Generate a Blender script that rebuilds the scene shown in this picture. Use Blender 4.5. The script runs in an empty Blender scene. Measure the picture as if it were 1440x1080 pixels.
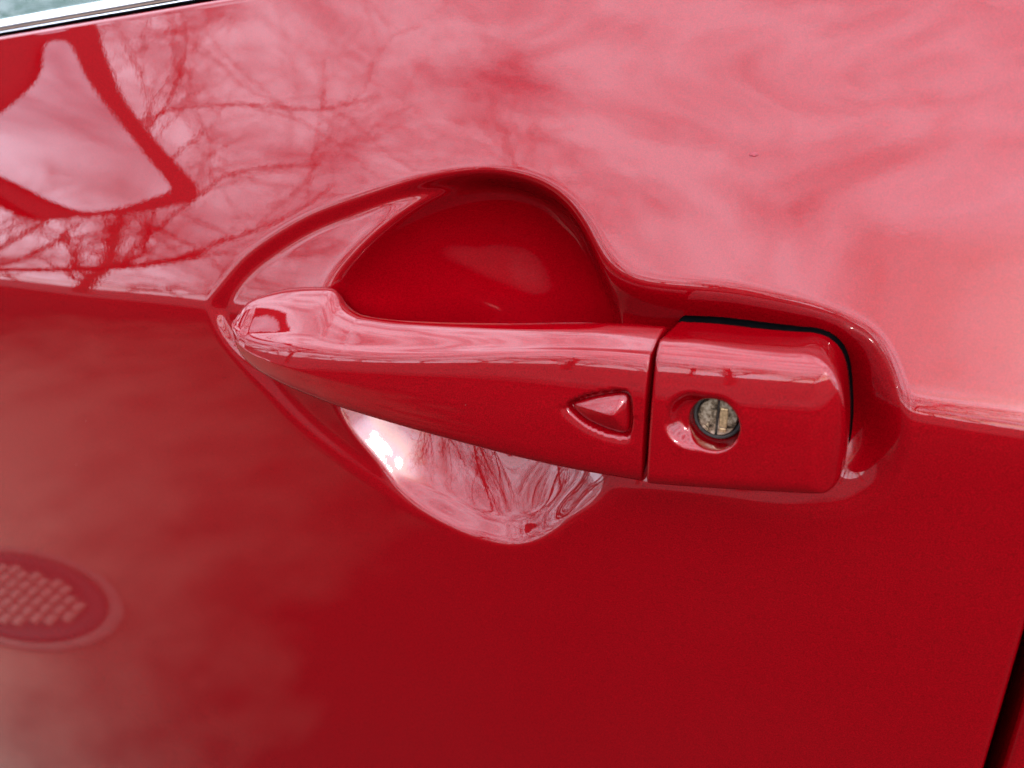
import bpy, bmesh, math, random
import numpy as np
from mathutils import Vector, Matrix

# ------------------------------------------------------------------ camera, light
scene = bpy.context.scene
rad = math.radians
H0 = 0.95                                   # height of the handle above the ground
YAW, PITCH, ROLL = 24.42, -18.98, 0.55
CAM = np.array([0.2362, -0.2490, 0.0854])   # relative to the handle's tip
FPX, CX, CY = 1130.0, 720.0, 540.0          # focal length in photo pixels (1440 wide)

def cam_axes():
    y, p, q = rad(YAW), rad(PITCH), rad(ROLL)
    f = np.array([-math.sin(y) * math.cos(p), math.cos(y) * math.cos(p), math.sin(p)])
    r = np.array([math.cos(y), math.sin(y), 0.0])
    u = np.cross(r, f)
    return r * math.cos(q) + u * math.sin(q), -r * math.sin(q) + u * math.cos(q), f
AR, AU, AF = cam_axes()

cam_data = bpy.data.cameras.new('camera')
cam = bpy.data.objects.new('camera', cam_data)
scene.collection.objects.link(cam)
M = Matrix.Identity(4)
for i in range(3):
    M[i][0], M[i][1], M[i][2] = AR[i], AU[i], -AF[i]
    M[i][3] = CAM[i] + (H0 if i == 2 else 0)
cam.matrix_world = M
cam_data.sensor_width = 36.0
cam_data.lens = 36.0 * FPX / 1440.0
cam_data.clip_start = 0.005
cam_data.clip_end = 500
cam_data.dof.use_dof = True
cam_data.dof.focus_distance = 0.285
cam_data.dof.aperture_fstop = 10.0
scene.camera = cam

SUN_EL, SUN_AZ = 20.0, -69.0     # azimuth measured from +x towards +y
w = bpy.data.worlds.new('World')
scene.world = w
w.use_nodes = True
nt = w.node_tree
nt.nodes.clear()
def N(t, typ, **k):
    n = t.nodes.new(typ)
    for a, b in k.items():
        setattr(n, a, b)
    return n
out = N(nt, 'ShaderNodeOutputWorld')
bg = N(nt, 'ShaderNodeBackground')
bg.inputs['Strength'].default_value = 0.12
sky = N(nt, 'ShaderNodeTexSky', sky_type='NISHITA')
sky.sun_disc = False
sky.sun_elevation = rad(SUN_EL)
sky.sun_rotation = rad(90 - SUN_AZ)
tc = N(nt, 'ShaderNodeTexCoord')
mp = N(nt, 'ShaderNodeMapping')
mp.inputs['Scale'].default_value = (1.0, 1.0, 2.4)
mp.inputs['Location'].default_value = (3.1, 1.7, 0.4)
n1 = N(nt, 'ShaderNodeTexNoise')
n1.inputs['Scale'].default_value = 4.2
n1.inputs['Detail'].default_value = 7
n1.inputs['Roughness'].default_value = 0.62
n1.inputs['Distortion'].default_value = 0.6
rmp = N(nt, 'ShaderNodeValToRGB')
rmp.color_ramp.elements[0].position = 0.33
rmp.color_ramp.elements[0].color = (0.20, 0.20, 0.20, 1)
rmp.color_ramp.elements[1].position = 0.60
rmp.color_ramp.elements[1].color = (1, 1, 1, 1)
mixc = N(nt, 'ShaderNodeMix', data_type='RGBA')
mixc.inputs['B'].default_value = (21.5, 22.2, 26.4, 1)     # bright cloud deck
lk = nt.links.new
lk(tc.outputs['Generated'], mp.inputs['Vector'])
lk(mp.outputs['Vector'], n1.inputs['Vector'])
lk(n1.outputs['Fac'], rmp.inputs['Fac'])
lk(rmp.outputs['Color'], mixc.inputs['Factor'])
lk(sky.outputs['Color'], mixc.inputs['A'])
dp = N(nt, 'ShaderNodeVectorMath', operation='DOT_PRODUCT')
nrm = N(nt, 'ShaderNodeVectorMath', operation='NORMALIZE')
dp.inputs[1].default_value = (math.cos(rad(SUN_EL)) * math.cos(rad(SUN_AZ)), math.cos(rad(SUN_EL)) * math.sin(rad(SUN_AZ)), math.sin(rad(SUN_EL)))
mxx = N(nt, 'ShaderNodeMath', operation='MAXIMUM'); mxx.inputs[1].default_value = 0.0
pw = N(nt, 'ShaderNodeMath', operation='POWER'); pw.inputs[1].default_value = 110.0
ma = N(nt, 'ShaderNodeMath', operation='MULTIPLY_ADD'); ma.inputs[1].default_value = 2.2; ma.inputs[2].default_value = 1.0
vs = N(nt, 'ShaderNodeVectorMath', operation='SCALE')
lk(tc.outputs['Generated'], nrm.inputs[0]); lk(nrm.outputs[0], dp.inputs[0]); lk(dp.outputs['Value'], mxx.inputs[0]); lk(mxx.outputs[0], pw.inputs[0]); lk(pw.outputs[0], ma.inputs[0])
lk(mixc.outputs['Result'], vs.inputs[0]); lk(ma.outputs[0], vs.inputs['Scale'])
lk(vs.outputs[0], bg.inputs['Color'])
lk(bg.outputs['Background'], out.inputs['Surface'])

sun_data = bpy.data.lights.new('sun', 'SUN')
sun_data.energy = 0.5
sun_data.angle = rad(2.2)      # low sun behind thin bright cloud
sun_data.color = (1.0, 0.95, 0.88)
sun = bpy.data.objects.new('sun', sun_data)
scene.collection.objects.link(sun)
sd = Vector((math.cos(rad(SUN_EL)) * math.cos(rad(SUN_AZ)), math.cos(rad(SUN_EL)) * math.sin(rad(SUN_AZ)), math.sin(rad(SUN_EL))))
sun.rotation_euler = sd.to_track_quat('Z', 'Y').to_euler()

scene.view_settings.view_transform = 'Standard'
scene.view_settings.look = 'None'
scene.view_settings.gamma = 1.0
scene.view_settings.exposure = 1.27
scene.render.engine = 'CYCLES'
scene.cycles.use_denoising = True
scene.cycles.max_bounces = 10
scene.cycles.glossy_bounces = 8
scene.cycles.sample_clamp_indirect = 12.0
scene.cycles.caustics_reflective = False
scene.cycles.caustics_refractive = False

# ------------------------------------------------------------------ helpers
def unproj(px, y):
    """photo pixel(s) -> point on the vertical plane at depth y (handle-tip coordinates)"""
    px = np.atleast_2d(np.asarray(px, float))
    d = AF + ((px[:, 0:1] - CX) / FPX) * AR - ((px[:, 1:2] - CY) / FPX) * AU
    y = np.broadcast_to(np.asarray(y, float), (len(px),))
    t = (y - CAM[1])[:, None] / d[:, 1:2]
    return CAM + t * d

def sstep(t):
    t = np.clip(t, 0, 1)
    return t * t * t * (t * (6 * t - 15) + 10)

def sm3(t):
    t = np.clip(t, 0, 1)
    return t * t * (3 - 2 * t)

def catmull(P, n=12, closed=False):
    P = np.asarray(P, float)
    m = len(P)
    segs = m if closed else m - 1
    o = []
    for i in range(segs):
        if closed:
            a, b, c, d = P[(i - 1) % m], P[i], P[(i + 1) % m], P[(i + 2) % m]
        else:
            a, b, c, d = P[max(i - 1, 0)], P[i], P[i + 1], P[min(i + 2, m - 1)]
        for k in range(n):
            t = k / n
            o.append(0.5 * (2 * b + (c - a) * t + (2 * a - 5 * b + 4 * c - d) * t * t + (3 * b - a - 3 * c + d) * t ** 3))
    if not closed:
        o.append(P[-1])
    return np.array(o)

def smooth_closed(P, it=2, sig=2.0):
    """resample a closed polyline evenly and soften it"""
    Q = np.vstack([P, P[:1]])
    L = np.r_[0, np.cumsum(np.linalg.norm(np.diff(Q, axis=0), axis=1))]
    n = 600
    s = np.linspace(0, L[-1], n, endpoint=False)
    R = np.stack([np.interp(s, L, Q[:, k]) for k in range(Q.shape[1])], 1)
    f = np.fft.fftfreq(n)
    g = np.exp(-2 * (math.pi * f * sig * n / 100.0 / it) ** 2)
    return np.real(np.fft.ifft(np.fft.fft(R, axis=0) * g[:, None], axis=0))

def sdf(poly, X, Z):
    """signed distance to closed polygon, positive inside"""
    a = poly
    b = np.roll(poly, -1, 0)
    sh = X.shape
    x, z = X.ravel(), Z.ravel()
    best = np.full(x.shape, 1e9)
    ins = np.zeros(x.shape, bool)
    for (ax, az), (bx, bz) in zip(a, b):
        ex, ez = bx - ax, bz - az
        t = np.clip(((x - ax) * ex + (z - az) * ez) / (ex * ex + ez * ez + 1e-18), 0, 1)
        dd = (x - ax - t * ex) ** 2 + (z - az - t * ez) ** 2
        np.minimum(best, dd, out=best)
        if az != bz:
            c = ((az > z) != (bz > z)) & (x < ex * (z - az) / (bz - az) + ax)
            ins ^= c
    return (np.sqrt(best) * np.where(ins, 1, -1)).reshape(sh)

def add_obj(name, verts, faces, mat, parent=None, smooth=True):
    me = bpy.data.meshes.new(name)
    v = np.asarray(verts, np.float32)
    if isinstance(faces, np.ndarray):
        k = faces.shape[1]
        me.vertices.add(len(v)); me.vertices.foreach_set('co', v.ravel())
        me.loops.add(faces.size); me.loops.foreach_set('vertex_index', faces.astype(np.int32).ravel())
        me.polygons.add(len(faces))
        me.polygons.foreach_set('loop_start', np.arange(0, faces.size, k, dtype=np.int32))
        me.update(calc_edges=True)
        me.validate()
    else:
        me.from_pydata([tuple(p) for p in v], [], faces)
    if smooth:
        me.polygons.foreach_set('use_smooth', [True] * len(me.polygons))
    o = bpy.data.objects.new(name, me)
    scene.collection.objects.link(o)
    if mat:
        me.materials.append(mat)
    if parent:
        o.parent = parent
    return o

def grid_faces(nu, nv, wrap_v=False, flip=False):
    """faces for verts laid out [u][v]"""
    i = np.arange(nu - 1)[:, None]
    j = np.arange(nv if wrap_v else nv - 1)[None, :]
    j2 = (j + 1) % nv
    f = np.stack([i * nv + j, i * nv + j2, (i + 1) * nv + j2, (i + 1) * nv + j], -1).reshape(-1, 4)
    return f[:, ::-1].copy() if flip else f

def mat_new(name):
    m = bpy.data.materials.new(name)
    m.use_nodes = True
    return m, m.node_tree, m.node_tree.nodes['Principled BSDF']

# ------------------------------------------------------------------ materials
def make_paint():
    m, t, b = mat_new('red_metallic_paint')
    tc = N(t, 'ShaderNodeTexCoord')
    # metallic flake in the base
    fl = N(t, 'ShaderNodeTexNoise'); fl.inputs['Scale'].default_value = 2600; fl.inputs['Detail'].default_value = 1
    cr = N(t, 'ShaderNodeValToRGB')
    cr.color_ramp.elements[0].position = 0.3; cr.color_ramp.elements[0].color = (0.108, 0.0001, 0.0013, 1)
    cr.color_ramp.elements[1].position = 0.7; cr.color_ramp.elements[1].color = (0.194, 0.0001, 0.0026, 1)
    t.links.new(tc.outputs['Object'], fl.inputs['Vector'])
    t.links.new(fl.outputs['Fac'], cr.inputs['Fac'])
    # sparse dust specks
    vo = N(t, 'ShaderNodeTexVoronoi'); vo.inputs['Scale'].default_value = 60
    lt = N(t, 'ShaderNodeMath', operation='LESS_THAN'); lt.inputs[1].default_value = 0.014
    sel = N(t, 'ShaderNodeSeparateColor')
    gt = N(t, 'ShaderNodeMath', operation='GREATER_THAN'); gt.inputs[1].default_value = 0.80
    mu = N(t, 'ShaderNodeMath', operation='MULTIPLY')
    t.links.new(tc.outputs['Object'], vo.inputs['Vector'])
    t.links.new(vo.outputs['Distance'], lt.inputs[0])
    t.links.new(vo.outputs['Color'], sel.inputs['Color'])
    t.links.new(sel.outputs['Red'], gt.inputs[0])
    t.links.new(lt.outputs[0], mu.inputs[0]); t.links.new(gt.outputs[0], mu.inputs[1])
    mx = N(t, 'ShaderNodeMix', data_type='RGBA')
    mx.inputs['B'].default_value = (0.30, 0.20, 0.18, 1)
    t.links.new(mu.outputs[0], mx.inputs['Factor'])
    t.links.new(cr.outputs['Color'], mx.inputs['A'])
    t.links.new(mx.outputs['Result'], b.inputs['Base Color'])
    b.inputs['Metallic'].default_value = 0.32
    b.inputs['Roughness'].default_value = 0.55
    b.inputs['Specular IOR Level'].default_value = 0.0
    b.inputs['Specular Tint'].default_value = (0.6, 0.02, 0.03, 1)
    b.inputs['Coat Weight'].default_value = 1.0
    b.inputs['Coat Roughness'].default_value = 0.018
    b.inputs['Coat IOR'].default_value = 1.46
    # orange peel in the clear coat
    op = N(t, 'ShaderNodeTexNoise'); op.inputs['Scale'].default_value = 600; op.inputs['Detail'].default_value = 1
    bp = N(t, 'ShaderNodeBump'); bp.inputs['Strength'].default_value = 0.0055; bp.inputs['Distance'].default_value = 0.001
    t.links.new(tc.outputs['Object'], op.inputs['Vector'])
    t.links.new(op.outputs['Fac'], bp.inputs['Height'])
    t.links.new(bp.outputs['Normal'], b.inputs['Coat Normal'])
    return m
PAINT = make_paint()

def simple(name, col, rough=0.5, metal=0.0, noise=None, coat=0.0, bump=None):
    m, t, b = mat_new(name)
    b.inputs['Roughness'].default_value = rough
    b.inputs['Metallic'].default_value = metal
    b.inputs['Coat Weight'].default_value = coat
    if noise:
        sc, amt = noise
        tc = N(t, 'ShaderNodeTexCoord')
        n = N(t, 'ShaderNodeTexNoise'); n.inputs['Scale'].default_value = sc; n.inputs['Detail'].default_value = 6
        n.inputs['Roughness'].default_value = 0.65
        c = N(t, 'ShaderNodeValToRGB')
        c.color_ramp.elements[0].position = 0.32; c.color_ramp.elements[1].position = 0.68
        c.color_ramp.elements[0].color = tuple(x * (1 - amt) for x in col) + (1,)
        c.color_ramp.elements[1].color = tuple(min(1, x * (1 + amt)) for x in col) + (1,)
        t.links.new(tc.outputs['Object'], n.inputs['Vector'])
        t.links.new(n.outputs['Fac'], c.inputs['Fac'])
        t.links.new(c.outputs['Color'], b.inputs['Base Color'])
        if bump:
            bp = N(t, 'ShaderNodeBump'); bp.inputs['Strength'].default_value = bump[0]; bp.inputs['Distance'].default_value = bump[1]
            t.links.new(n.outputs['Fac'], bp.inputs['Height'])
            t.links.new(bp.outputs['Normal'], b.inputs['Normal'])
    else:
        b.inputs['Base Color'].default_value = tuple(col) + (1,)
    return m
RUBBER_AND_SHADE = simple('black_rubber_and_shade', (0.0012, 0.0012, 0.0013), 1.0, noise=(300, 0.3))  # seal rubber, also the black of the shadow band behind the lock cap
RUBBER_AND_SHADE.node_tree.nodes['Principled BSDF'].inputs['Specular IOR Level'].default_value = 0.0
BLACKPL = simple('black_plastic', (0.010, 0.010, 0.011), 0.5, noise=(900, 0.25))
CHROME = simple('polished_trim', (0.86, 0.87, 0.88), 0.06, 1.0)
MIRROR = simple('mirror_silver', (0.80, 0.82, 0.84), 0.015, 1.0)
BARK = simple('grey_brown_bark', (0.075, 0.060, 0.050), 0.9, noise=(9, 0.4), bump=(0.6, 0.02))
TWIG = simple('twig_bark', (0.070, 0.052, 0.045), 0.9, noise=(15, 0.3))
IRON = simple('worn_cast_iron', (0.16, 0.13, 0.12), 0.55, 0.3, noise=(30, 0.35))
GLASS, gt_, gb_ = mat_new('tinted_window_glass')
gb_.inputs['Base Color'].default_value = (0.035, 0.11, 0.08, 1)
gb_.inputs['Roughness'].default_value = 0.02
gb_.inputs['Transmission Weight'].default_value = 0.6
gb_.inputs['Specular IOR Level'].default_value = 0.25
gb_.inputs['IOR'].default_value = 1.5

# ------------------------------------------------------------------ door surface
ZC = 0.0045                       # height of the character line
def base_y(X, Z):
    """body side without the handle recess: leans in above the crease, tucks under below it"""
    dz = Z - ZC + 0.028 * np.maximum(0, 0.0 - X) * sstep(-X / 0.1) + 0.0028 * sstep((X - 0.19) / 0.10)
    k = 0.0030 - 0.0002 * sstep((X - 0.16) / 0.10)       # softness of the crease
    # softplus blend of the two slopes
    sp = k * np.logaddexp(0, dz / k)
    sm = k * np.logaddexp(0, -dz / k)
    up = np.tan(rad(14.0)) * sp + 0.45 * sp ** 2
    lo = np.tan(rad(3.0)) * sm + 0.25 * sm ** 2
    y = up + lo - k * math.log(2) * (math.tan(rad(14)) + math.tan(rad(3)))
    y = y + 0.06 * (X - 0.10) ** 2
    y = y + 0.0058 * sstep((X - 0.02) / 0.22) * (1 - np.exp(-sp / 0.025))      # fuller shoulder towards the rear
    return y

outer_px = [(291, 430), (297, 414), (324, 371), (360, 338), (413, 304), (480, 278), (547, 258), (613, 247), (658, 244), (702, 249), (742, 262),
            (782, 287), (813, 320), (833, 350), (855, 378), (884, 394), (920, 401), (975, 406), (1032, 412), (1110, 427), (1168, 443), (1219, 466), (1246, 489),
            (1266, 524), (1278, 565), (1280, 610), (1272, 660), (1255, 697), (1220, 726), (1172, 735), (1110, 731), (1032, 716), (954, 702), (900, 698),
            (857, 706), (818, 730), (783, 757), (745, 774), (707, 779), (673, 774), (640, 762), (590, 736), (540, 706), (490, 670), (440, 630), (405, 597),
            (366, 554), (324, 502), (300, 462)]
OUTER = smooth_closed(catmull(unproj(outer_px, 0.001)[:, [0, 2]], 10, True), 1, 0.35)

bowl_px = [(464, 430), (466, 411), (476, 388), (502, 353), (528, 326), (568, 294), (613, 272), (658, 262), (702, 263), (743, 276), (780, 303), (807, 337),
           (829, 375), (841, 409), (852, 447), (863, 500), (872, 560), (874, 610), (866, 654), (846, 688), (818, 714), (787, 741), (757, 758), (723, 764), (690, 757),
           (640, 738), (590, 709), (557, 680), (533, 652), (507, 620), (487, 590), (472, 555), (464, 510), (461, 465)]
bw = unproj(bowl_px, 0.006)[:, [0, 2]]
BOWL = smooth_closed(catmull(bw, 10, True), 1, 0.8)
BCU = unproj([(722, 530)], 0.006)[0][[0, 2]]      # deepest point of the cup above the grip
BCL = unproj([(608, 490)], 0.006)[0][[0, 2]]      # and of the scoop below it

def recess(X, Z):
    # shallow surround
    s = sdf(OUTER[::3], X, Z)
    kx = sstep((X - 0.055) / 0.07)
    low = sstep((0.012 - Z) / 0.045)                       # shallower along the lower edge
    depth = (0.0031 + 0.0079 * kx) * (1 - (0.36 + 0.40 * kx) * low * (1 + 0.08 * sstep((X - 0.205) / 0.03)))
    wid = 0.0085 + 0.003 * low * (1 - kx) + 0.0065 * kx * (1 - 0.5 * low * sstep((0.22 - X) / 0.05))
    up_ = 1 - low
    wid = wid * (1 - 0.45 * up_ * np.exp(-((X - 0.095) / 0.032) ** 2))
    k2 = sstep((X - 0.125) / 0.03) * up_
    wid = wid + 0.008 * k2
    depth = depth + 0.0035 * k2
    d = depth * sm3((s + 0.0005) / wid)
    # finger bowl, level sets scaled about its centre
    def cup(BC):
        th = np.arctan2(BOWL[:, 1] - BC[1], BOWL[:, 0] - BC[0])
        rr = np.hypot(BOWL[:, 1] - BC[1], BOWL[:, 0] - BC[0])
        o = np.argsort(th)
        th, rr = th[o], rr[o]
        T = np.arctan2(Z - BC[1], X - BC[0])
        Rb = np.interp(T.ravel(), np.r_[th - 2 * math.pi, th, th + 2 * math.pi], np.r_[rr, rr, rr]).reshape(T.shape)
        t = np.hypot(X - BC[0], Z - BC[1]) / Rb
        sharp = 0.022
        q = sharp * np.logaddexp(0, (1.0 - t ** 2) / sharp)      # rounded lip
        return np.clip(np.where(t > 1.35, 0, q), 0, None)
    lowb = sstep((0.010 - Z) / 0.043)
    bowl = (1 - lowb) * 0.0301 * cup(BCU) ** 0.71 + lowb * 0.0232 * cup(BCL) * (1 + 0.55 * sstep((X - 0.105) / 0.05) * np.clip((Z + 0.070) / 0.03, 0, 2))
    return d, bowl

def blur2(A, sx):
    fx = np.fft.fftfreq(A.shape[0])[:, None]
    fz = np.fft.fftfreq(A.shape[1])[None, :]
    g = np.exp(-2 * math.pi ** 2 * sx ** 2 * (fx ** 2 + fz ** 2))
    return np.real(np.fft.ifft2(np.fft.fft2(A) * g))

def spread(a, b, lo, hi, fine, far_lo, far_hi, n):
    g = (np.linspace(0, 1, n + 1)[1:]) ** 1.6
    mid = np.arange(lo, hi + fine / 2, fine)
    left = (lo - (lo - a) * g)[::-1] if a < lo else np.array([])
    right = mid[-1] + (b - mid[-1]) * g if b > mid[-1] else np.array([])
    return np.r_[left, mid, right], len(left), len(mid)

EDGE_X = 0.2938                    # rear edge of the front door
def belt_z(x):
    return 0.1150 + 0.074 * (x + 0.1686)

FINE = 0.0005
def door_grid():
    xs, xl, xm = spread(-0.80, 0.286, -0.03, 0.286, FINE, 0, 0, 90)
    zs, zl, zm = spread(-0.72, 0.16, -0.095, 0.080, FINE, 0, 0, 70)
    X, Z = np.meshgrid(xs, zs, indexing='ij')
    R = np.zeros_like(X)
    Xf, Zf = X[xl:xl + xm, zl:zl + zm], Z[xl:xl + xm, zl:zl + zm]
    d, b = recess(Xf, Zf)
    Rf = blur2(d, 2.0) + blur2(b, 0.9)
    jc = unproj([(842, 692)], 0.004)[0]                     # easy transition where the scoop runs out under the cap
    wj = np.exp(-(((Xf - jc[0]) / 0.013) ** 2 + ((Zf - jc[2]) / 0.011) ** 2))
    Rf = Rf + wj * (blur2(d + b, 6.0) - Rf)
    R[xl:xl + xm, zl:zl + zm] = Rf
    # the sheet stops at the belt line: squeeze the upper rows below it
    top = belt_z(X)
    Zs = np.where(Z > 0.082, 0.082 + (Z - 0.082) * (top - 0.082) / (0.16 - 0.082), Z)
    Y = base_y(X, Zs) + R
    return xs, zs, X, Y, Zs
xs, zs, DX, DY, DZ = door_grid()

car = bpy.data.objects.new('red_car', None)
scene.collection.objects.link(car)
car.location = (0, 0, 0)
car['label'] = 'glossy red metallic car seen close at its door handle'
car['category'] = 'car'
car_inv = None

def up(P):
    P = np.array(P, float)
    P[..., 2] += H0
    return P

# roll the rear edge of the panel into the shut gap, and the top edge under the window seal
def with_edges(X, Y, Z):
    n = 10
    ex = X[-1]
    cols = []
    r = 0.0030
    for k in range(1, n + 1):
        a = k / n * math.pi / 2
        cols.append(np.stack([ex + (EDGE_X - ex[0]) * (0) + 0 * ex + (0.0042) * 0 + (EDGE_X - r - ex) * 1 + r * math.sin(a), base_y(np.full_like(ex, EDGE_X - r), Z[-1]) + r * (1 - math.cos(a)), Z[-1]], -1))
    cols.append(np.stack([np.full_like(ex, EDGE_X), base_y(np.full_like(ex, EDGE_X), Z[-1]) + 0.03, Z[-1]], -1))
    P = np.stack([X, Y, Z], -1)
    return np.concatenate([P, np.stack(cols, 0)], 0)
P = with_edges(DX, DY, DZ)
# top return
r = 0.0025
rows = []
for k in range(1, 9):
    a = k / 8 * math.pi * 0.5
    q = P[:, -1].copy()
    q[:, 2] += r * math.sin(a)
    q[:, 1] += r * (1 - math.cos(a)) + 0.0006 * k / 8
    rows.append(q)
q = rows[-1].copy(); q[:, 1] += 0.02; rows.append(q)
P = np.concatenate([P, np.stack(rows, 1)], 1)
front_door = add_obj('front_door', up(P.reshape(-1, 3)), grid_faces(P.shape[0], P.shape[1], flip=True), PAINT, car)

# rear door panel beyond the gap
gx0 = EDGE_X + 0.0052
def rear_panel():
    xr = np.linspace(gx0 + 0.003, 1.2, 90)
    zr = np.linspace(-0.72, 0.135, 400)
    X, Z = np.meshgrid(xr, zr, indexing='ij')
    Y = base_y(X, Z)
    P = np.stack([X, Y, Z], -1)
    rws = []
    rr = 0.003
    for k in range(10, 0, -1):
        a = k / 10 * math.pi / 2
        rws.append(np.stack([np.full_like(zr, gx0 + rr - rr * math.sin(a)), Y[0] + rr * (1 - math.cos(a)), zr], -1))
    b = np.stack([np.full_like(zr, gx0), Y[0] + 0.03, zr], -1)
    return np.concatenate([b[None], np.stack(rws, 0), P], 0)
RP = rear_panel()
rear_door = add_obj('rear_door', up(RP.reshape(-1, 3)), grid_faces(RP.shape[0], RP.shape[1], flip=True), PAINT, car)
# dark pillar and seal at the back of the shut gap
zz = np.linspace(-0.72, 0.135, 60)
pil = []
for dx, dy in ((-0.02, 0.032), (0.0005, 0.030), (0.0012, 0.022), (0.0026, 0.0195), (0.0042, 0.022), (0.0048, 0.030), (0.03, 0.032)):
    pil.append(np.stack([np.full_like(zz, EDGE_X + dx), base_y(np.full_like(zz, EDGE_X), zz) + dy, zz], -1))
pil = np.stack(pil, 0)
add_obj('door_seal', up(pil.reshape(-1, 3)), grid_faces(*pil.shape[:2], flip=True), RUBBER_AND_SHADE, car)

# ------------------------------------------------------------------ window trim
def strip(name, profile, mat, x0=-0.80, x1=0.284, n=80, parent=None):
    """profile: list of (dy, dz) relative to the belt edge, swept along the belt"""
    xx = np.linspace(x0, x1, n)
    zb = belt_z(xx)
    yb = base_y(xx, zb)
    pr = catmull(np.array(profile), 6)
    V = np.stack([np.stack([xx, yb + a, zb + b], -1) for a, b in pr], 0)
    return add_obj(name, up(V.reshape(-1, 3)), grid_faces(*V.shape[:2]), mat, parent)
strip('weatherstrip', [(0.030, 0.0028), (0.006, 0.0022), (0.0024, 0.0028), (0.0028, 0.0042), (0.008, 0.0044), (0.03, 0.0044)], RUBBER_AND_SHADE, parent=front_door)
strip('window_trim', [(0.03, 0.0036), (0.0062, 0.0036), (0.0044, 0.0050), (0.0036, 0.0072), (0.0044, 0.0094), (0.0070, 0.0112), (0.0105, 0.0120), (0.015, 0.0120), (0.03, 0.0115)], CHROME, parent=front_door)
def glass():
    xx = np.linspace(-0.80, 0.284, 40)
    hh = np.linspace(-0.01, 0.40, 20)
    X, Hh = np.meshgrid(xx, hh, indexing='ij')
    zb = belt_z(X)
    Y0 = base_y(X, zb) + 0.0155 + Hh * math.tan(rad(22)) + Hh ** 2 * 0.1
    A = np.stack([X, Y0, zb + 0.0130 + Hh], -1)
    B = A + np.array([0, 0.004, -0.001])
    V = np.concatenate([A.reshape(-1, 3), B.reshape(-1, 3)])
    f = grid_faces(40, 20, flip=True)
    return add_obj('window_glass', up(V), np.concatenate([f, f[:, ::-1] + 800]), GLASS, front_door)
glass()

# ------------------------------------------------------------------ grip
GAPX = float(unproj([(912, 560)], -0.023)[0][0])
top_px = [(328, 447), (331, 434), (347, 422), (382, 412), (427, 409), (453, 411), (467, 420), (481, 431), (511, 442), (556, 447.5), (636, 450), (724, 451), (813, 451), (880, 454), (945, 460)]
top_y = [-.004, -.004, -.004, -.004, -.004, -.004, -.004, -.003, -.003, -.003, -.004, -.004, -.004, -.004, -.004]
bot_px = [(327, 458), (327, 469), (338, 495), (360, 518), (396, 538), (458, 562), (529, 582), (636, 611), (724, 635), (813, 655), (915, 673)]
bot_y = [-.006, -.006, -.007, -.008, -.010, -.012, -.013, -.014, -.015, -.015, -.015]
TP = catmull(unproj(top_px, top_y)[:, [0, 2]], 10)
BP = catmull(unproj(bot_px, bot_y)[:, [0, 2]], 10)
XT = min(TP[:, 0].min(), BP[:, 0].min())
ZTIP = 0.5 * (TP[0, 1] + BP[0, 1])
def zcurve(C, x):
    o = np.argsort(C[:, 0])
    return np.interp(x, np.r_[XT - 1e-4, C[o, 0]], np.r_[ZTIP, C[o, 1]])
def lerpx(x, xs_, ys_):
    # smooth monotone interpolation
    x = np.asarray(x, float)
    i = np.clip(np.searchsorted(xs_, x) - 1, 0, len(xs_) - 2)
    xs_, ys_ = np.array(xs_), np.array(ys_)
    h = xs_[i + 1] - xs_[i]
    t = np.clip((x - xs_[i]) / h, 0, 1)
    m = np.gradient(ys_, xs_)
    return (2 * t**3 - 3 * t**2 + 1) * ys_[i] + (t**3 - 2 * t**2 + t) * h * m[i] + (-2 * t**3 + 3 * t**2) * ys_[i + 1] + (t**3 - t**2) * h * m[i + 1]

def bspline_closed(C, n):
    """uniform periodic cubic B-spline; C: (..., m, 2)"""
    m = C.shape[-2]
    u = np.arange(n) / n * m
    i = np.floor(u).astype(int); t = u - i
    w = [(1 - t) ** 3 / 6, (3 * t**3 - 6 * t**2 + 4) / 6, (-3 * t**3 + 3 * t**2 + 3 * t + 1) / 6, t**3 / 6]
    return sum(w[k][:, None] * C[..., (i + k - 1) % m, :] for k in range(4))

NS, NC = 620, 260
us = np.linspace(0, 1, NS)
GX1 = GAPX - 0.0006
sx = XT + (GX1 - XT) * (0.55 * us + 0.45 * us ** 2.2) * 1.0
sx = XT + (GX1 - XT) * np.where(us < 0.2, (us / 0.2) ** 2 * 0.12, 0.12 + (us - 0.2) / 0.8 * 0.88)
zt, zb_ = zcurve(TP, sx), zcurve(BP, sx)
for arr in (zt, zb_):     # soften the traced outline
    k = np.hanning(13); k /= k.sum()
    pad = np.r_[np.full(6, arr[0]), arr, arr[-1] + (arr[-1] - arr[-2]) * np.arange(1, 7)]
    arr[:] = np.convolve(pad, k, 'valid')
yf = lerpx(sx, [XT, XT + .004, .010, .025, .050, .080, .120, .190], [-.0055, -.0085, -.0110, -.0148, -.0185, -.0212, -.0232, -.0240])
yb = lerpx(sx, [XT, .010, .030, .045, .060, .080, .120, .150, .190], [.002, .006, .007, .005, .000, -.003, -.004, -.002, .002])
sr = lerpx(sx, [XT, .010, .040, .080, .120, .190], [.52, .53, .63, .75, .85, .92])
hz = (zt - zb_)
tg_px = [(328, 449), (333, 440), (350, 432), (382, 430), (427, 433), (470, 438), (511, 443), (556, 447.5), (636, 450), (724, 451), (813, 451), (880, 454), (945, 460)]
TG = catmull(unproj(tg_px, -0.004)[:, [0, 2]], 10)
ztg = zcurve(TG, sx)
k = np.hanning(41); k /= k.sum()
ztg = np.convolve(np.r_[np.full(20, ztg[0]), ztg, ztg[-1] + (ztg[-1] - ztg[-2]) * np.arange(1, 21)], k, 'valid')
cage = []
def c(t, s, foot=0.0):
    z = zb_ + np.broadcast_to(s, sx.shape) * (ztg - zb_)
    z = z + foot * (zt - ztg)
    cage.append((np.broadcast_to(t, sx.shape), z))
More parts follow.
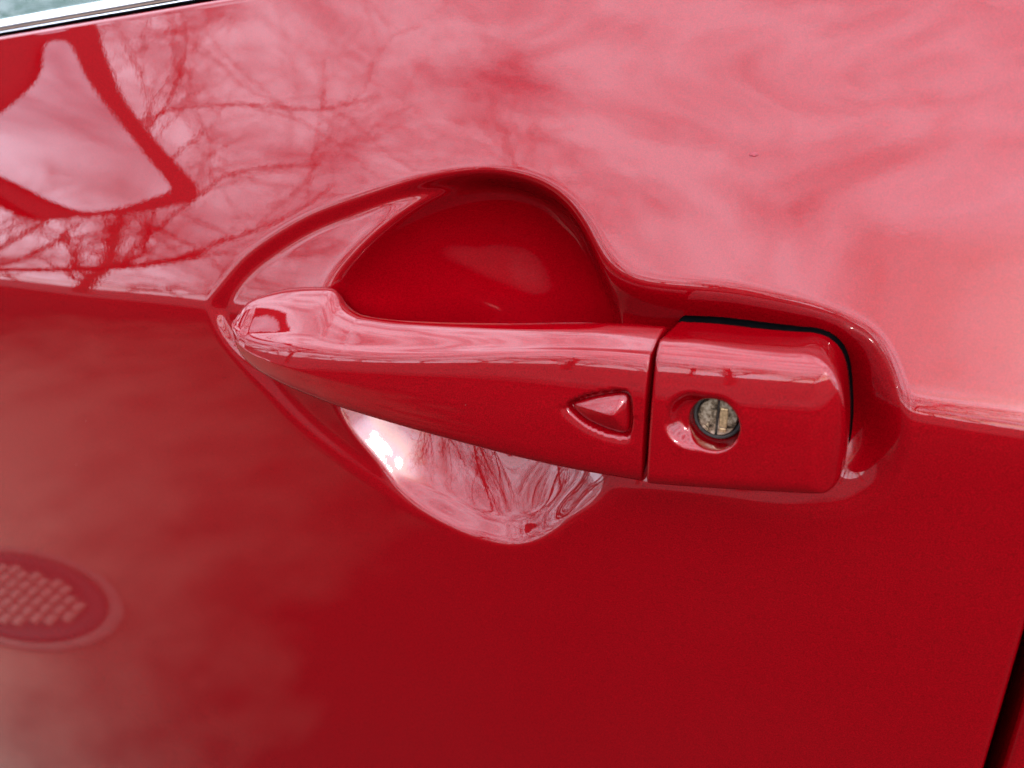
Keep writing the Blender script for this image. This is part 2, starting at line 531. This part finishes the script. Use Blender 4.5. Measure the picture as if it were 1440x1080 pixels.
c(0, .22); c(0, .5); c(0, .80, 1); c(.02, .95, 1); c(.14, 1.0, .9); c(.36, 1.0, .35)
c(.60, .40 * sr + .60, .05); c(.80, .80 * sr + .17); c(.91, sr - .01); c(.965, sr - .12); c(1.0, .58 * sr - .02); c(1.0, .34); c(.985, .16); c(.93, .045); c(.78, .0); c(.5, 0.0); c(.2, .0); c(.03, .05)
C = np.stack([np.stack([a for a, _ in cage], -1), np.stack([b for _, b in cage], -1)], -1)   # NS, m, 2
S = bspline_closed(C, NC)
mn, mx_ = S.min(1, keepdims=True), S.max(1, keepdims=True)
S = (S - mn) / (mx_ - mn)
ztop_ = np.maximum(zt, ztg); hz = ztop_ - zb_
GY = yb[:, None] + (yf - yb)[:, None] * S[..., 0]
GZ = zb_[:, None] + hz[:, None] * S[..., 1]
GXX = np.repeat(sx[:, None], NC, 1)
# rounded end at the gap
endr = 0.0009
k_end = np.clip((sx - (GX1 - endr)) / endr, 0, 1)
shr = endr * (1 - np.sqrt(np.clip(1 - k_end ** 2, 0, 1)))
cy, cz = GY.mean(1, keepdims=True), GZ.mean(1, keepdims=True)
dd = np.hypot(GY - cy, GZ - cz)
GY = GY + (cy - GY) / dd * shr[:, None]
GZ = GZ + (cz - GZ) / dd * shr[:, None]

# pocket round the request button
but_px = [(804, 571), (822, 563), (850, 557), (872, 555), (880, 558), (883, 566), (884, 585), (883, 602), (879, 609), (868, 609), (846, 602), (822, 590)]
YBUT = -0.0232
butc = catmull(unproj(but_px, YBUT)[:, [0, 2]], 8, True)
pk_px = [(798, 571), (820, 558), (848, 552), (874, 550), (884, 554), (888, 564), (889, 586), (887, 605), (882, 613), (868, 613), (844, 606), (819, 593)]
pock = catmull(unproj(pk_px, YBUT)[:, [0, 2]], 8, True)
front = S[..., 0] > 0.5
sdp = np.full(GXX.shape, -1.0)
sdp[front] = sdf(pock, GXX[front], GZ[front])
flare = np.exp(-((sdp + 0.0) / 0.0022) ** 2) * (sdp < 0) * (GZ < butc[:, 1].mean())
GY = GY + np.where(front, 0.0034 * sstep((sdp + 0.0005) / 0.0010) + 0.0005 * flare, 0)
Gv = np.stack([GXX, GY, GZ], -1)
# caps
gv = np.concatenate([Gv.reshape(-1, 3), Gv[0].mean(0)[None], Gv[-1].mean(0)[None]])
gf = grid_faces(NS, NC, wrap_v=True)
i0, i1 = NS * NC, NS * NC + 1
j = np.arange(NC); j2 = (j + 1) % NC
cap0 = np.stack([j2, j, np.full(NC, i0), np.full(NC, i0)], -1)
faces = [tuple(f) for f in ()]
tri = np.concatenate([np.stack([gf[:, 0], gf[:, 1], gf[:, 2]], -1), np.stack([gf[:, 0], gf[:, 2], gf[:, 3]], -1),
                      np.stack([j2, j, np.full(NC, i0)], -1), np.stack([(NS - 1) * NC + j, (NS - 1) * NC + j2, np.full(NC, i1)], -1)])
grip = add_obj('handle_grip', up(gv), tri, PAINT, front_door)

# button: three facets meeting at an off-centre peak
def grip_y(x, z):
    m = front
    d = (GXX[m] - x) ** 2 + (GZ[m] - z) ** 2
    i = np.argmin(d)
    return GY[m][i] - 0.0034
pk = unproj([(864, 582)], YBUT)[0][[0, 2]]
nr = 26
rows = []
yb0 = np.array([grip_y(x, z) for x, z in butc])
ypk = grip_y(*pk) - 0.0016
for i in range(nr + 1):
    r_ = i / nr
    q = butc * (1 - r_) + pk * r_
    h = yb0 * (1 - r_) + ypk * r_
    e = 0.0007 * np.exp(-r_ * 9) + 0.00035 * r_ ** 8
    rows.append(np.stack([q[:, 0], h + e + 0.0011 * (1 - r_), q[:, 1]], -1))
wall = np.stack([butc[:, 0], yb0 + 0.004, butc[:, 1]], -1)
bv = np.stack([wall] + rows, 0)
add_obj('request_button', up(bv.reshape(-1, 3)), grid_faces(bv.shape[0], bv.shape[1], wrap_v=True), PAINT, front_door)

# ------------------------------------------------------------------ lock cap
lc = unproj([(1004, 596)], -0.0215)[0][[0, 2]]
RH = 0.0078
GX2 = GAPX + 0.0008
cap_px = [(1000, 464, -.002), (1060, 471, -.002), (1110, 478, -.004), (1140, 485, -.008), (1162, 495, -.009), (1178, 513, -.010), (1187, 540, -.011), (1191, 580, -.012), (1192, 615, -.012), (1189, 648, -.013),
          (1182, 670, -.014), (1168, 684, -.015), (1148, 690, -.016), (1110, 690, -.017), (1060, 687, -.017), (1000, 682, -.016)]
cp = np.array([unproj([(a, b)], y)[0][[0, 2]] for a, b, y in cap_px])
ztl = float(unproj([(945, 460)], -.002)[0][2]); zbl = float(unproj([(920, 674)], -.016)[0][2])
rc = 0.0012
left = [(GX2 + rc * 2.5, zbl + 0.0001), (GX2 + rc * .3, zbl + rc * .3), (GX2, zbl + rc * 2.5), (GX2, (ztl + zbl) / 2), (GX2, ztl - rc * 2.5), (GX2 + rc * .3, ztl - rc * .3), (GX2 + rc * 2.5, ztl)]
capc = catmull(np.vstack([cp, np.array(left)]), 14, True)
def cap_front(x, z):
    s = sdf(capc, x, z)
    ztop = np.interp(x, [GX2, cp[4][0]], [ztl, cp[4][1] + .002])
    zbot = np.interp(x, [GX2, cp[12][0]], [zbl, cp[12][1]])
    xr = cp[8][0]
    y = -0.0243 + 0.0020 * np.clip((x - GX2) / (xr - GX2), 0, 1) ** 2
    zm = z - 0.5 * (ztop + zbot)
    y = y + np.where(zm > 0, 5.0, 1.8) * zm ** 2
    def fil(d, wd, drop, p):
        t = np.clip(1 - d / wd, 0, 1)
        return drop * (1 - np.sqrt(np.clip(1 - t ** p, 0, 1)))
    # sky-facing chamfer along the top, fillets elsewhere
    kk = 0.0010
    ch = 0.85 * kk * np.logaddexp(0, (0.0036 - (ztop - z)) / kk)
    a = np.sqrt(ch ** 2 + fil(xr - x, 0.0110, 0.0075, 2.2) ** 2 + fil(z - zbot, 0.0055, 0.004, 2.2) ** 2 + fil(x - GX2, 0.0008, 0.0008, 2) ** 2)
    y = y + a + fil(s, 0.0016, 0.0016, 2)
    # dished finger run-in to the left of the lock
    bx0, bz0 = unproj([(935, 541)], -.023)[0][[0, 2]]
    bx1, bz1 = unproj([(1046, 646)], -.023)[0][[0, 2]]
    hx, hzz = (bx1 - bx0) / 2, (bz0 - bz1) / 2
    rr = 0.0092
    qx = np.abs(x - (bx0 + bx1) / 2) - hx + rr
    qz = np.abs(z - (bz0 + bz1) / 2) - hzz + rr
    sb = -(np.hypot(np.maximum(qx, 0), np.maximum(qz, 0)) + np.minimum(np.maximum(qx, qz), 0) - rr)
    ramp = 1 - sstep((x - (lc[0] - 0.001)) / 0.0095)
    y = y + 0.0040 * sstep((sb + 0.0002) / 0.0062) * (0.12 + 0.88 * ramp)
    return y
NT = 720
th = np.linspace(0, 2 * math.pi, NT, endpoint=False)
ct = np.arctan2(capc[:, 1] - lc[1], capc[:, 0] - lc[0]); cr_ = np.hypot(capc[:, 1] - lc[1], capc[:, 0] - lc[0])
o = np.argsort(ct)
RC = np.interp(th, np.r_[ct[o] - 2 * math.pi, ct[o], ct[o] + 2 * math.pi], np.r_[cr_[o]] .tolist() * 3)
NR = 150
u = np.linspace(0, 1, NR)
prof = 0.5 * (1 - np.cos(math.pi * u)) * 0.6 + 0.4 * u
rings = []
yh = None
for k, f in enumerate(prof):
    rho = RH + (RC - RH) * f
    x = lc[0] + np.cos(th) * rho
    z = lc[1] + np.sin(th) * rho
    y = cap_front(x, z)
    lip = 0.0007
    dl = np.clip(1 - (rho - RH) / lip, 0, 1)
    y = y + lip * (1 - np.sqrt(np.clip(1 - dl ** 2, 0, 1)))
    rings.append(np.stack([x, y, z], -1))
inner = []
for dpt, rs in ((0.0085, 0.97), (0.0060, .985), (0.003, .995), (0.001, 1.0)):
    q = rings[0].copy()
    q[:, 0] = lc[0] + (q[:, 0] - lc[0]) * rs; q[:, 2] = lc[1] + (q[:, 2] - lc[1]) * rs
    q[:, 1] = np.minimum(q[:, 1], -0.0205) * 0 + (q[:, 1] * (1 - dpt / 0.0085) + (-0.0115) * (dpt / 0.0085))
    inner.append(q)
outerw = []
for yy in (0.25, 0.6, 1.0):
    q = rings[-1].copy()
    q[:, 1] = q[:, 1] * (1 - yy) + 0.0065 * yy
    outerw.append(q)
CV = np.stack(inner + rings + outerw, 0)
lock_cap = add_obj('lock_cap', up(CV.reshape(-1, 3)), grid_faces(CV.shape[0], NT, wrap_v=True, flip=True), PAINT, front_door)

gk = []  # black band added to stand for the shadow in the gap behind the cap
for off, yy in ((-0.002, 0.0070), (0.0001, 0.0072), (0.0005, 0.0085), (0.0005, 0.022)):
    rho = RC + off
    gk.append(np.stack([np.maximum(lc[0] + np.cos(th) * rho, GX2 - 0.0004), np.full(NT, yy), lc[1] + np.sin(th) * rho], -1))
gk = np.stack(gk, 0)
add_obj('cap_gap_shadow', up(gk.reshape(-1, 3)), grid_faces(gk.shape[0], NT, wrap_v=True, flip=True), RUBBER_AND_SHADE, front_door)

# ------------------------------------------------------------------ key cylinder
def make_metal():
    m, t, b = mat_new('tarnished_cylinder_metal')
    L = t.links.new
    tc = N(t, 'ShaderNodeTexCoord')
    n = N(t, 'ShaderNodeTexNoise'); n.inputs['Scale'].default_value = 420; n.inputs['Detail'].default_value = 8; n.inputs['Roughness'].default_value = 0.75
    c = N(t, 'ShaderNodeValToRGB')
    e = c.color_ramp.elements
    e[0].position = 0.40; e[0].color = (0.02, 0.014, 0.009, 1)
    e[1].position = 0.62; e[1].color = (0.50, 0.43, 0.32, 1)
    x = e.new(0.49); x.color = (0.20, 0.15, 0.095, 1)
    L(tc.outputs['Object'], n.inputs['Vector']); L(n.outputs['Fac'], c.inputs['Fac'])
    L(c.outputs['Color'], b.inputs['Base Color'])
    b.inputs['Metallic'].default_value = 0.85
    b.inputs['Roughness'].default_value = 0.36
    bp = N(t, 'ShaderNodeBump'); bp.inputs['Strength'].default_value = 0.35; bp.inputs['Distance'].default_value = 0.0004
    L(n.outputs['Fac'], bp.inputs['Height']); L(bp.outputs['Normal'], b.inputs['Normal'])
    return m
PIT = make_metal()
BRASS = simple('worn_brass', (0.40, 0.28, 0.15), 0.4, 0.9, noise=(1200, 0.5))
DARK = simple('dark_grime', (0.015, 0.012, 0.010), 0.8, noise=(800, 0.5))
YCYL = -0.0152
def lathe(name, prof, mat, parent, cx, cz, n=96, tilt=None):
    """prof: (radius, y)"""
    a = np.linspace(0, 2 * math.pi, n, endpoint=False)
    V = np.stack([np.stack([cx + r_ * np.cos(a), np.full(n, y), cz + r_ * np.sin(a)], -1) for r_, y in prof], 0)
    return add_obj(name, up(V.reshape(-1, 3)), grid_faces(V.shape[0], n, wrap_v=True, flip=True), mat, parent)
cx_, cz_ = lc[0] - 0.0002, lc[1]
lathe('cylinder_ring', [(0.00765, YCYL + 0.006), (0.00765, YCYL + .0016), (0.0074, YCYL + 0.0008), (0.0066, YCYL + 0.0008), (0.0063, YCYL + 0.0016), (0.0063, YCYL + 0.006)], DARK, front_door, cx_, cz_)
# plug face with the keyway cut through it: two D-shaped halves
def half_disc(name, side, mat):
    R0 = 0.0060
    x0 = side * 0.00032
    a0 = math.acos(abs(x0) / R0)
    angs = np.linspace(-a0, a0, 40)
    if side < 0:
        angs = math.pi - angs
    loop = [(R0 * math.cos(t), R0 * math.sin(t)) for t in angs]
    bm = bmesh.new()
    f_ = [bm.verts.new((cx_ + a, YCYL, H0 + cz_ + b)) for a, b in loop]
    b_ = [bm.verts.new((cx_ + a, YCYL + 0.006, H0 + cz_ + b)) for a, b in loop]
    bm.faces.new(f_)
    bm.faces.new(b_[::-1])
    for i in range(len(loop)):
        k = (i + 1) % len(loop)
        bm.faces.new((f_[i], b_[i], b_[k], f_[k]))
    bmesh.ops.recalc_face_normals(bm, faces=bm.faces)
    me = bpy.data.meshes.new(name); bm.to_mesh(me); bm.free()
    me.materials.append(mat)
    o_ = bpy.data.objects.new(name, me); scene.collection.objects.link(o_); o_.parent = front_door
    bv_ = o_.modifiers.new('bevel', 'BEVEL'); bv_.width = 0.0003; bv_.segments = 2; bv_.limit_method = 'ANGLE'
    return o_
half_disc('cylinder_face', -1, PIT)
half_disc('cylinder_face', 1, PIT)
def box(name, x0, x1, y0, y1, z0, z1, mat, parent, bev=0.0002):
    bm = bmesh.new()
    bmesh.ops.create_cube(bm, size=1)
    for v in bm.verts:
        v.co = Vector(((x0 + x1) / 2 + v.co.x * (x1 - x0), (y0 + y1) / 2 + v.co.y * (y1 - y0), H0 + (z0 + z1) / 2 + v.co.z * (z1 - z0)))
    if bev:
        bmesh.ops.bevel(bm, geom=list(bm.edges), offset=bev, segments=2, affect='EDGES', profile=0.5)
    me = bpy.data.meshes.new(name); bm.to_mesh(me); bm.free(); me.materials.append(mat)
    o_ = bpy.data.objects.new(name, me); scene.collection.objects.link(o_); o_.parent = parent
    return o_
box('keyway', cx_ - 0.00044, cx_ + 0.00044, YCYL + 0.0012, YCYL + 0.005, cz_ - 0.0056, cz_ + 0.0056, DARK, front_door, 0)
box('key_shutter', cx_ + 0.0007, cx_ + 0.0031, YCYL - 0.0005, YCYL + 0.0006, cz_ - 0.0030, cz_ + 0.0030, BRASS, front_door)
box('key_shutter', cx_ + 0.0009, cx_ + 0.0029, YCYL - 0.0003, YCYL + 0.0006, cz_ - 0.0048, cz_ - 0.0034, BRASS, front_door)
lathe('lock_back', [(0.0078, -0.0102), (0.004, -0.0100), (0.00001, -0.0100)], DARK, front_door, cx_, cz_)


# ------------------------------------------------------------------ door mirror of the same car
MX = -0.55
bez = [(-0.1128, 1.2307), (-0.1373, 1.2625), (-0.1836, 1.3165), (-0.1941, 1.3175), (-0.2033, 1.3088), (-0.2259, 1.29), (-0.2625, 1.2591), (-0.3115, 1.2383), (-0.3646, 1.2258), (-0.4128, 1.2157), (-0.4256, 1.2061), (-0.4199, 1.1888), (-0.3734, 1.1546), (-0.3141, 1.1169), (-0.2505, 1.0803), (-0.2139, 1.0772), (-0.1861, 1.0814), (-0.1282, 1.0791), (-0.0814, 1.1239), (-0.0771, 1.1851)]
gls = [(-0.1520, 1.2580), (-0.1625, 1.2740), (-0.1765, 1.2760), (-0.2047, 1.2574), (-0.2452, 1.2379), (-0.3058, 1.209), (-0.3572, 1.1917), (-0.3693, 1.1818), (-0.3495, 1.1613), (-0.2894, 1.1095), (-0.248, 1.0995), (-0.205, 1.1001), (-0.1785, 1.1005), (-0.1413, 1.0991), (-0.1282, 1.1127), (-0.1502, 1.1622), (-0.1646, 1.2205)]
def ringloft(name, loops, mat, parent, close_first=True, close_last=True):
    V = np.stack(loops, 0)
    n = V.shape[1]
    f = grid_faces(V.shape[0], n, wrap_v=True)
    fl = [tuple(int(k) for k in q) for q in f]
    if close_first:
        fl.append(tuple(range(n))[::-1])
    if close_last:
        fl.append(tuple((V.shape[0] - 1) * n + k for k in range(n)))
    o_ = add_obj(name, V.reshape(-1, 3), fl, mat, parent)
    bm = bmesh.new(); bm.from_mesh(o_.data); bmesh.ops.recalc_face_normals(bm, faces=bm.faces); bm.to_mesh(o_.data); bm.free()
    o_.data.set_sharp_from_angle(angle=rad(40))
    return o_
bz = catmull(np.array(bez), 4, True); gl = catmull(np.array(gls), 4, True)
bcn = bz.mean(0)
def loop_at(c2, x, k, drop=0.0):
    q = bcn + (c2 - bcn) * k
    return np.stack([np.full(len(q), x), q[:, 0] + drop, q[:, 1]], -1)
mirror = ringloft('side_mirror', [loop_at(bz, MX - 0.006, 1.0), loop_at(bz, MX - 0.03, 1.03), loop_at(bz, MX - 0.06, 0.97), loop_at(bz, MX - 0.09, 0.8), loop_at(bz, MX - 0.105, 0.5)], BLACKPL, car)
gcn = gl.mean(0)
ringloft('mirror_glass', [np.stack([np.full(len(gl), MX), gl[:, 0], gl[:, 1]], -1), np.stack([np.full(len(gl), MX - 0.005), gl[:, 0], gl[:, 1]], -1)], MIRROR, mirror)
st = np.array([(0.0, 0.0), (0.03, 0.012), (0.06, 0.0), (0.03, -0.012)])
st = catmull(st, 6, True)
ringloft('mirror_arm', [np.stack([MX - 0.085 + st[:, 0], np.full(len(st), y), 1.105 + st[:, 1] + 0.1 * (-y)], -1) for y in (0.04, 0.0, -0.06, -0.12)], BLACKPL, mirror)

# cabin seen through the glass
def cabin():
    xx = np.linspace(-2.6, 0.5, 12); aa = np.linspace(0, 1, 10)
    X, A = np.meshgrid(xx, aa, indexing='ij')
    Y = 0.20 + 0.85 * np.sin(A * 1.4); Z = 0.9 + 0.65 * A
    V = np.stack([X, Y, Z], -1)
    o_ = add_obj('cabin_lining', V.reshape(-1, 3), grid_faces(12, 10, flip=True), simple('cabin_trim', (0.03, 0.045, 0.04), 0.7, noise=(20, 0.3)), car)
    m_ = o_.modifiers.new('thick', 'SOLIDIFY'); m_.thickness = 0.02
cabin()

# ------------------------------------------------------------------ ground
def make_ground():
    m, t, b = mat_new('worn_asphalt')
    tc = N(t, 'ShaderNodeTexCoord')
    n = N(t, 'ShaderNodeTexNoise'); n.inputs['Scale'].default_value = 1.1; n.inputs['Detail'].default_value = 9; n.inputs['Roughness'].default_value = 0.6
    c = N(t, 'ShaderNodeValToRGB')
    c.color_ramp.elements[0].position = 0.30; c.color_ramp.elements[0].color = (0.012, 0.010, 0.009, 1)
    c.color_ramp.elements[1].position = 0.75; c.color_ramp.elements[1].color = (0.026, 0.021, 0.019, 1)
    # pale sandy dirt spread over the asphalt by the front of the car
    mp = N(t, 'ShaderNodeMapping'); mp.inputs['Location'].default_value = (2.0 * 0.42, -0.05 * 0.28, 0)
    mp.inputs['Scale'].default_value = (0.42, 0.28, 1)
    ln = N(t, 'ShaderNodeVectorMath', operation='LENGTH')
    n2 = N(t, 'ShaderNodeTexNoise'); n2.inputs['Scale'].default_value = 5.0; n2.inputs['Detail'].default_value = 6
    ad = N(t, 'ShaderNodeMath', operation='MULTIPLY_ADD'); ad.inputs[1].default_value = 0.42
    r2 = N(t, 'ShaderNodeValToRGB')
    r2.color_ramp.elements[0].position = 0.46; r2.color_ramp.elements[0].color = (1, 1, 1, 1)
    r2.color_ramp.elements[1].position = 0.86; r2.color_ramp.elements[1].color = (0, 0, 0, 1)
    mx = N(t, 'ShaderNodeMix', data_type='RGBA'); mx.inputs['B'].default_value = (0.20, 0.13, 0.095, 1)
    L = t.links.new
    L(tc.outputs['Object'], n.inputs['Vector']); L(n.outputs['Fac'], c.inputs['Fac'])
    L(tc.outputs['Object'], mp.inputs['Vector']); L(mp.outputs['Vector'], ln.inputs[0])
    L(tc.outputs['Object'], n2.inputs['Vector'])
    L(n2.outputs['Fac'], ad.inputs[0]); L(ln.outputs['Value'], ad.inputs[2])
    L(ad.outputs[0], r2.inputs['Fac']); L(r2.outputs['Color'], mx.inputs['Factor'])
    L(c.outputs['Color'], mx.inputs['A']); L(mx.outputs['Result'], b.inputs['Base Color'])
    b.inputs['Roughness'].default_value = 0.95
    b.inputs['Specular IOR Level'].default_value = 0.04
    fn = N(t, 'ShaderNodeTexNoise'); fn.inputs['Scale'].default_value = 120; fn.inputs['Detail'].default_value = 3
    bp = N(t, 'ShaderNodeBump'); bp.inputs['Strength'].default_value = 0.5; bp.inputs['Distance'].default_value = 0.01
    L(tc.outputs['Object'], fn.inputs['Vector']); L(fn.outputs['Fac'], bp.inputs['Height']); L(bp.outputs['Normal'], b.inputs['Normal'])
    return m
g = add_obj('ground', [(-150, -150, 0), (150, -150, 0), (150, 150, 0), (-150, 150, 0)], [(0, 1, 2, 3)], make_ground(), smooth=False)
g['kind'] = 'structure'
g['label'] = 'worn dark asphalt with pale sandy dirt'

pv = []
for yy, zz_ in ((-4.2, -0.02), (-4.2, 0.10), (-4.22, 0.12), (-4.35, 0.121), (-120.0, 0.125)):
    pv.append(np.stack([np.linspace(-140, 140, 30), np.full(30, yy), np.full(30, zz_)], -1))
pv = np.stack(pv, 0)
pvo = add_obj('pavement', pv.reshape(-1, 3), grid_faces(5, 30), simple('pale_pavement', (0.10, 0.092, 0.088), 0.9, noise=(0.8, 0.25), bump=(0.3, 0.01)), smooth=False)
pvo.data.materials[0].node_tree.nodes['Principled BSDF'].inputs['Specular IOR Level'].default_value = 0.04
pvo['kind'] = 'structure'
pvo['label'] = 'pale concrete pavement beyond the roadway'

# round cast-iron cover in the asphalt, mirrored low in the door
cov = bpy.data.objects.new('utility_cover', None)
scene.collection.objects.link(cov)
cov.location = (-1.22, -0.23, 0.0)
cov.scale = (1.46, 0.84, 1.0)
cov.rotation_euler = (0, 0, rad(-8))
cov['label'] = 'oval ribbed iron utility cover mirrored low in the red door'
cov['category'] = 'cover'
def disc_lathe(name, prof, mat, parent, n=72):
    a = np.linspace(0, 2 * math.pi, n, endpoint=False)
    V = np.stack([np.stack([r_ * np.cos(a), r_ * np.sin(a), np.full(n, z)], -1) for r_, z in prof], 0)
    return add_obj(name, V.reshape(-1, 3), grid_faces(V.shape[0], n, wrap_v=True, flip=True), mat, parent)
RUST = simple('rusty_iron', (0.17, 0.10, 0.075), 0.75, 0.0, noise=(35, 0.3))
CONC = simple('pale_concrete_collar', (0.10, 0.07, 0.053), 0.9, noise=(25, 0.2))
CV_R = 0.165
disc_lathe('collar', [(CV_R + 0.028, -0.01), (CV_R + 0.028, 0.006), (CV_R + 0.006, 0.007), (CV_R + 0.004, -0.01)], CONC, cov)
lid = disc_lathe('lid', [(CV_R, -0.01), (CV_R, 0.003), (CV_R - 0.03, 0.0035), (CV_R - 0.032, 0.001), (0.00001, 0.001)], DARK, cov)
def rib_mesh():
    bm = bmesh.new(); bmesh.ops.create_cube(bm, size=1)
    for v in bm.verts:
        k = 0.78 if v.co.z > 0 else 1.0
        v.co = Vector((v.co.x * 0.0150 * k, v.co.y * 0.041 * k, (v.co.z + 0.5) * 0.008))
    me = bpy.data.meshes.new('rib'); bm.to_mesh(me); bm.free(); me.materials.append(RUST); return me
RIB = rib_mesh()
for ix in range(-6, 7):
    for iy in range(-4, 5):
        x, y = ix * 0.0225, iy * 0.0425 + (ix % 2) * 0.012
        if math.hypot(abs(x) + .008, abs(y) + .015) < CV_R - 0.034:
            o_ = bpy.data.objects.new('rib', RIB); scene.collection.objects.link(o_); o_.parent = lid
            o_.location = (x, y, 0.0008)

# ------------------------------------------------------------------ bare trees across the street
def tube_tree(seed, height, spread, levels, trunk_r, lean=(0, 0), fork=0.32):
    rnd = random.Random(seed)
    parts = {'trunk': ([], []), 'crown': ([], [])}
    def tube(pts, rads, key):
        V, Fc = parts[key]
        n = 7 if rads[0] > 0.03 else (4 if rads[0] > 0.008 else 3)
        base = len(V)
        for i, (p, r_) in enumerate(zip(pts, rads)):
            d = (pts[min(i + 1, len(pts) - 1)] - pts[max(i - 1, 0)]).normalized()
            a = d.orthogonal().normalized(); b_ = d.cross(a)
            for k in range(n):
                an = 2 * math.pi * k / n
                V.append(p + (a * math.cos(an) + b_ * math.sin(an)) * r_)
        for i in range(len(pts) - 1):
            for k in range(n):
                k2 = (k + 1) % n
                Fc.append((base + i * n + k, base + i * n + k2, base + (i + 1) * n + k2, base + (i + 1) * n + k))
    def grow(p, d, length, r0, lv):
        n = max(3, int(5 - lv * 0.4) + 1)
        pts, rads = [p.copy()], [r0]
        cur, dirn = p.copy(), d.copy()
        for i in range(n):
            j = Vector((rnd.gauss(0, 1), rnd.gauss(0, 1), rnd.gauss(0, .7))) * (0.10 + 0.05 * lv)
            dirn = (dirn + j + Vector((0, 0, 0.06 if lv else 0.02))).normalized()
            cur = cur + dirn * (length / n)
            pts.append(cur.copy()); rads.append(r0 * (1 - 0.55 * (i + 1) / n) if lv < levels else r0 * (1 - 0.8 * (i + 1) / n))
        tube(pts, rads, 'trunk' if lv <= 1 else 'crown')
        if lv >= levels:
            return
        kids = (5 if lv == 0 else rnd.randint(3, 5)) + (1 if lv >= 2 else 0)
        for k in range(kids):
            f = fork + (1 - fork) * (k + rnd.random() * 0.8) / kids
            f = min(f, 0.999)
            ii = min(int(f * n), n - 1)
            q = pts[ii].lerp(pts[ii + 1], f * n - ii)
            rr = rads[ii] * (0.62 if lv == 0 else 0.64) * rnd.uniform(0.8, 1.05)
            ax = Vector((rnd.gauss(0, 1), rnd.gauss(0, 1), rnd.gauss(0, 0.4))).normalized()
            dd_ = (pts[ii + 1] - pts[ii]).normalized()
            side = (ax - dd_ * ax.dot(dd_)).normalized()
            ang = rnd.uniform(0.55, 1.05) * spread
            nd = (dd_ * math.cos(ang) + side * math.sin(ang)).normalized()
            grow(q, nd, length * rnd.uniform(0.48, 0.68), rr, lv + 1)
    grow(Vector((0, 0, -0.1)), Vector((lean[0], lean[1], 1)).normalized(), height * 0.62, trunk_r, 0)
    return parts
def tree_meshes(*a, **k):
    r_ = {}
    for key, (V, Fc) in tube_tree(*a, **k).items():
        me = bpy.data.meshes.new(key)
        me.from_pydata([tuple(v) for v in V], [], Fc)
        me.materials.append(BARK if key == 'trunk' else TWIG)
        me.polygons.foreach_set('use_smooth', [True] * len(me.polygons))
        r_[key] = me
    return r_
TM = [tree_meshes(11, 7.0, 1.0, 6, 0.15, (0.15, 0.1)), tree_meshes(27, 7.0, 0.9, 6, 0.13, (-0.1, 0.05)), tree_meshes(5, 7.0, 1.1, 5, 0.16, (0.0, -0.1)), tree_meshes(41, 7.5, 0.85, 6, 0.074, (1.6, -0.85), 0.25)]
def tree(mi, az, dist, scale, rz, label):
    e = bpy.data.objects.new('bare_tree', None); scene.collection.objects.link(e)
    e.location = (dist * math.cos(rad(az)), dist * math.sin(rad(az)), 0)
    e.rotation_euler = (0, 0, rz); e.scale = (scale,) * 3
    e['label'] = label; e['category'] = 'tree'; e['group'] = 'leafless trees mirrored in the red paint'
    for key in ('trunk', 'crown'):
        o_ = bpy.data.objects.new(key, TM[mi][key]); scene.collection.objects.link(o_); o_.parent = e
TREE_L = 'far leafless tree with fine twigs mirrored in the finger recess'
for a in ((3, -167, 7.9, 0.98, 0.0, 'leaning leafless tree with long limb mirrored beside the door mirror reflection'),
          (0, -145, 11, 0.95, 1.9, 'tall leafless tree with tangled twigs mirrored above the handle recess'),
          (2, -163, 9.0, 0.95, 4.0, 'thick forked leafless tree mirrored under the window trim'),
          (1, -122, 14, 0.75, 3.0, 'slim leafless tree with upright twigs mirrored in the finger recess'),
          (0, -110, 9.5, 0.85, 2.2, TREE_L), (2, -95, 11, 0.85, 0.6, TREE_L), (1, -84, 10, 0.75, 5.0, TREE_L), (2, -171, 14, 0.9, 2.0, TREE_L)):
    tree(*a)

rnd_ = random.Random(8)
for k in range(40):
    tree((2, 1, 0, 2)[k % 4], -179 + k * 4.4 + rnd_.uniform(-1.5, 1.5), rnd_.uniform(26, 42), rnd_.uniform(0.75, 1.2), rnd_.uniform(0, 6.28), 'distant leafless tree in the row along the mirrored horizon')

# ------------------------------------------------------------------ small dark chip in the paint above the handle
yy_ = 0.02
for _ in range(8):
    cpt = unproj([(1060, 217)], yy_)[0]
    yy_ = float(base_y(np.array([cpt[0]]), np.array([cpt[2]]))[0])
a_ = np.linspace(0, 2 * math.pi, 16, endpoint=False)
rr_ = np.array([1, .8, 1.1, .9, 1.2, .85, 1, .7, 1.05, .9, 1.15, .8, .95, 1.1, .85, 1.05])
def chip_ring(k, lift):
    x = cpt[0] + np.cos(a_) * rr_ * 0.0016 * k
    z = cpt[2] + np.sin(a_) * rr_ * 0.0008 * k
    return np.stack([x, base_y(x, z) - lift, z], -1)
cv = np.stack([chip_ring(1.0, -0.0001), chip_ring(0.9, 0.00012), chip_ring(0.4, 0.0002), chip_ring(0.001, 0.0002)], 0)
add_obj('paint_chip', up(cv.reshape(-1, 3)), grid_faces(4, 16, wrap_v=True), simple('dark_chip', (0.16, 0.004, 0.012), 0.6, noise=(900, 0.4)), front_door)
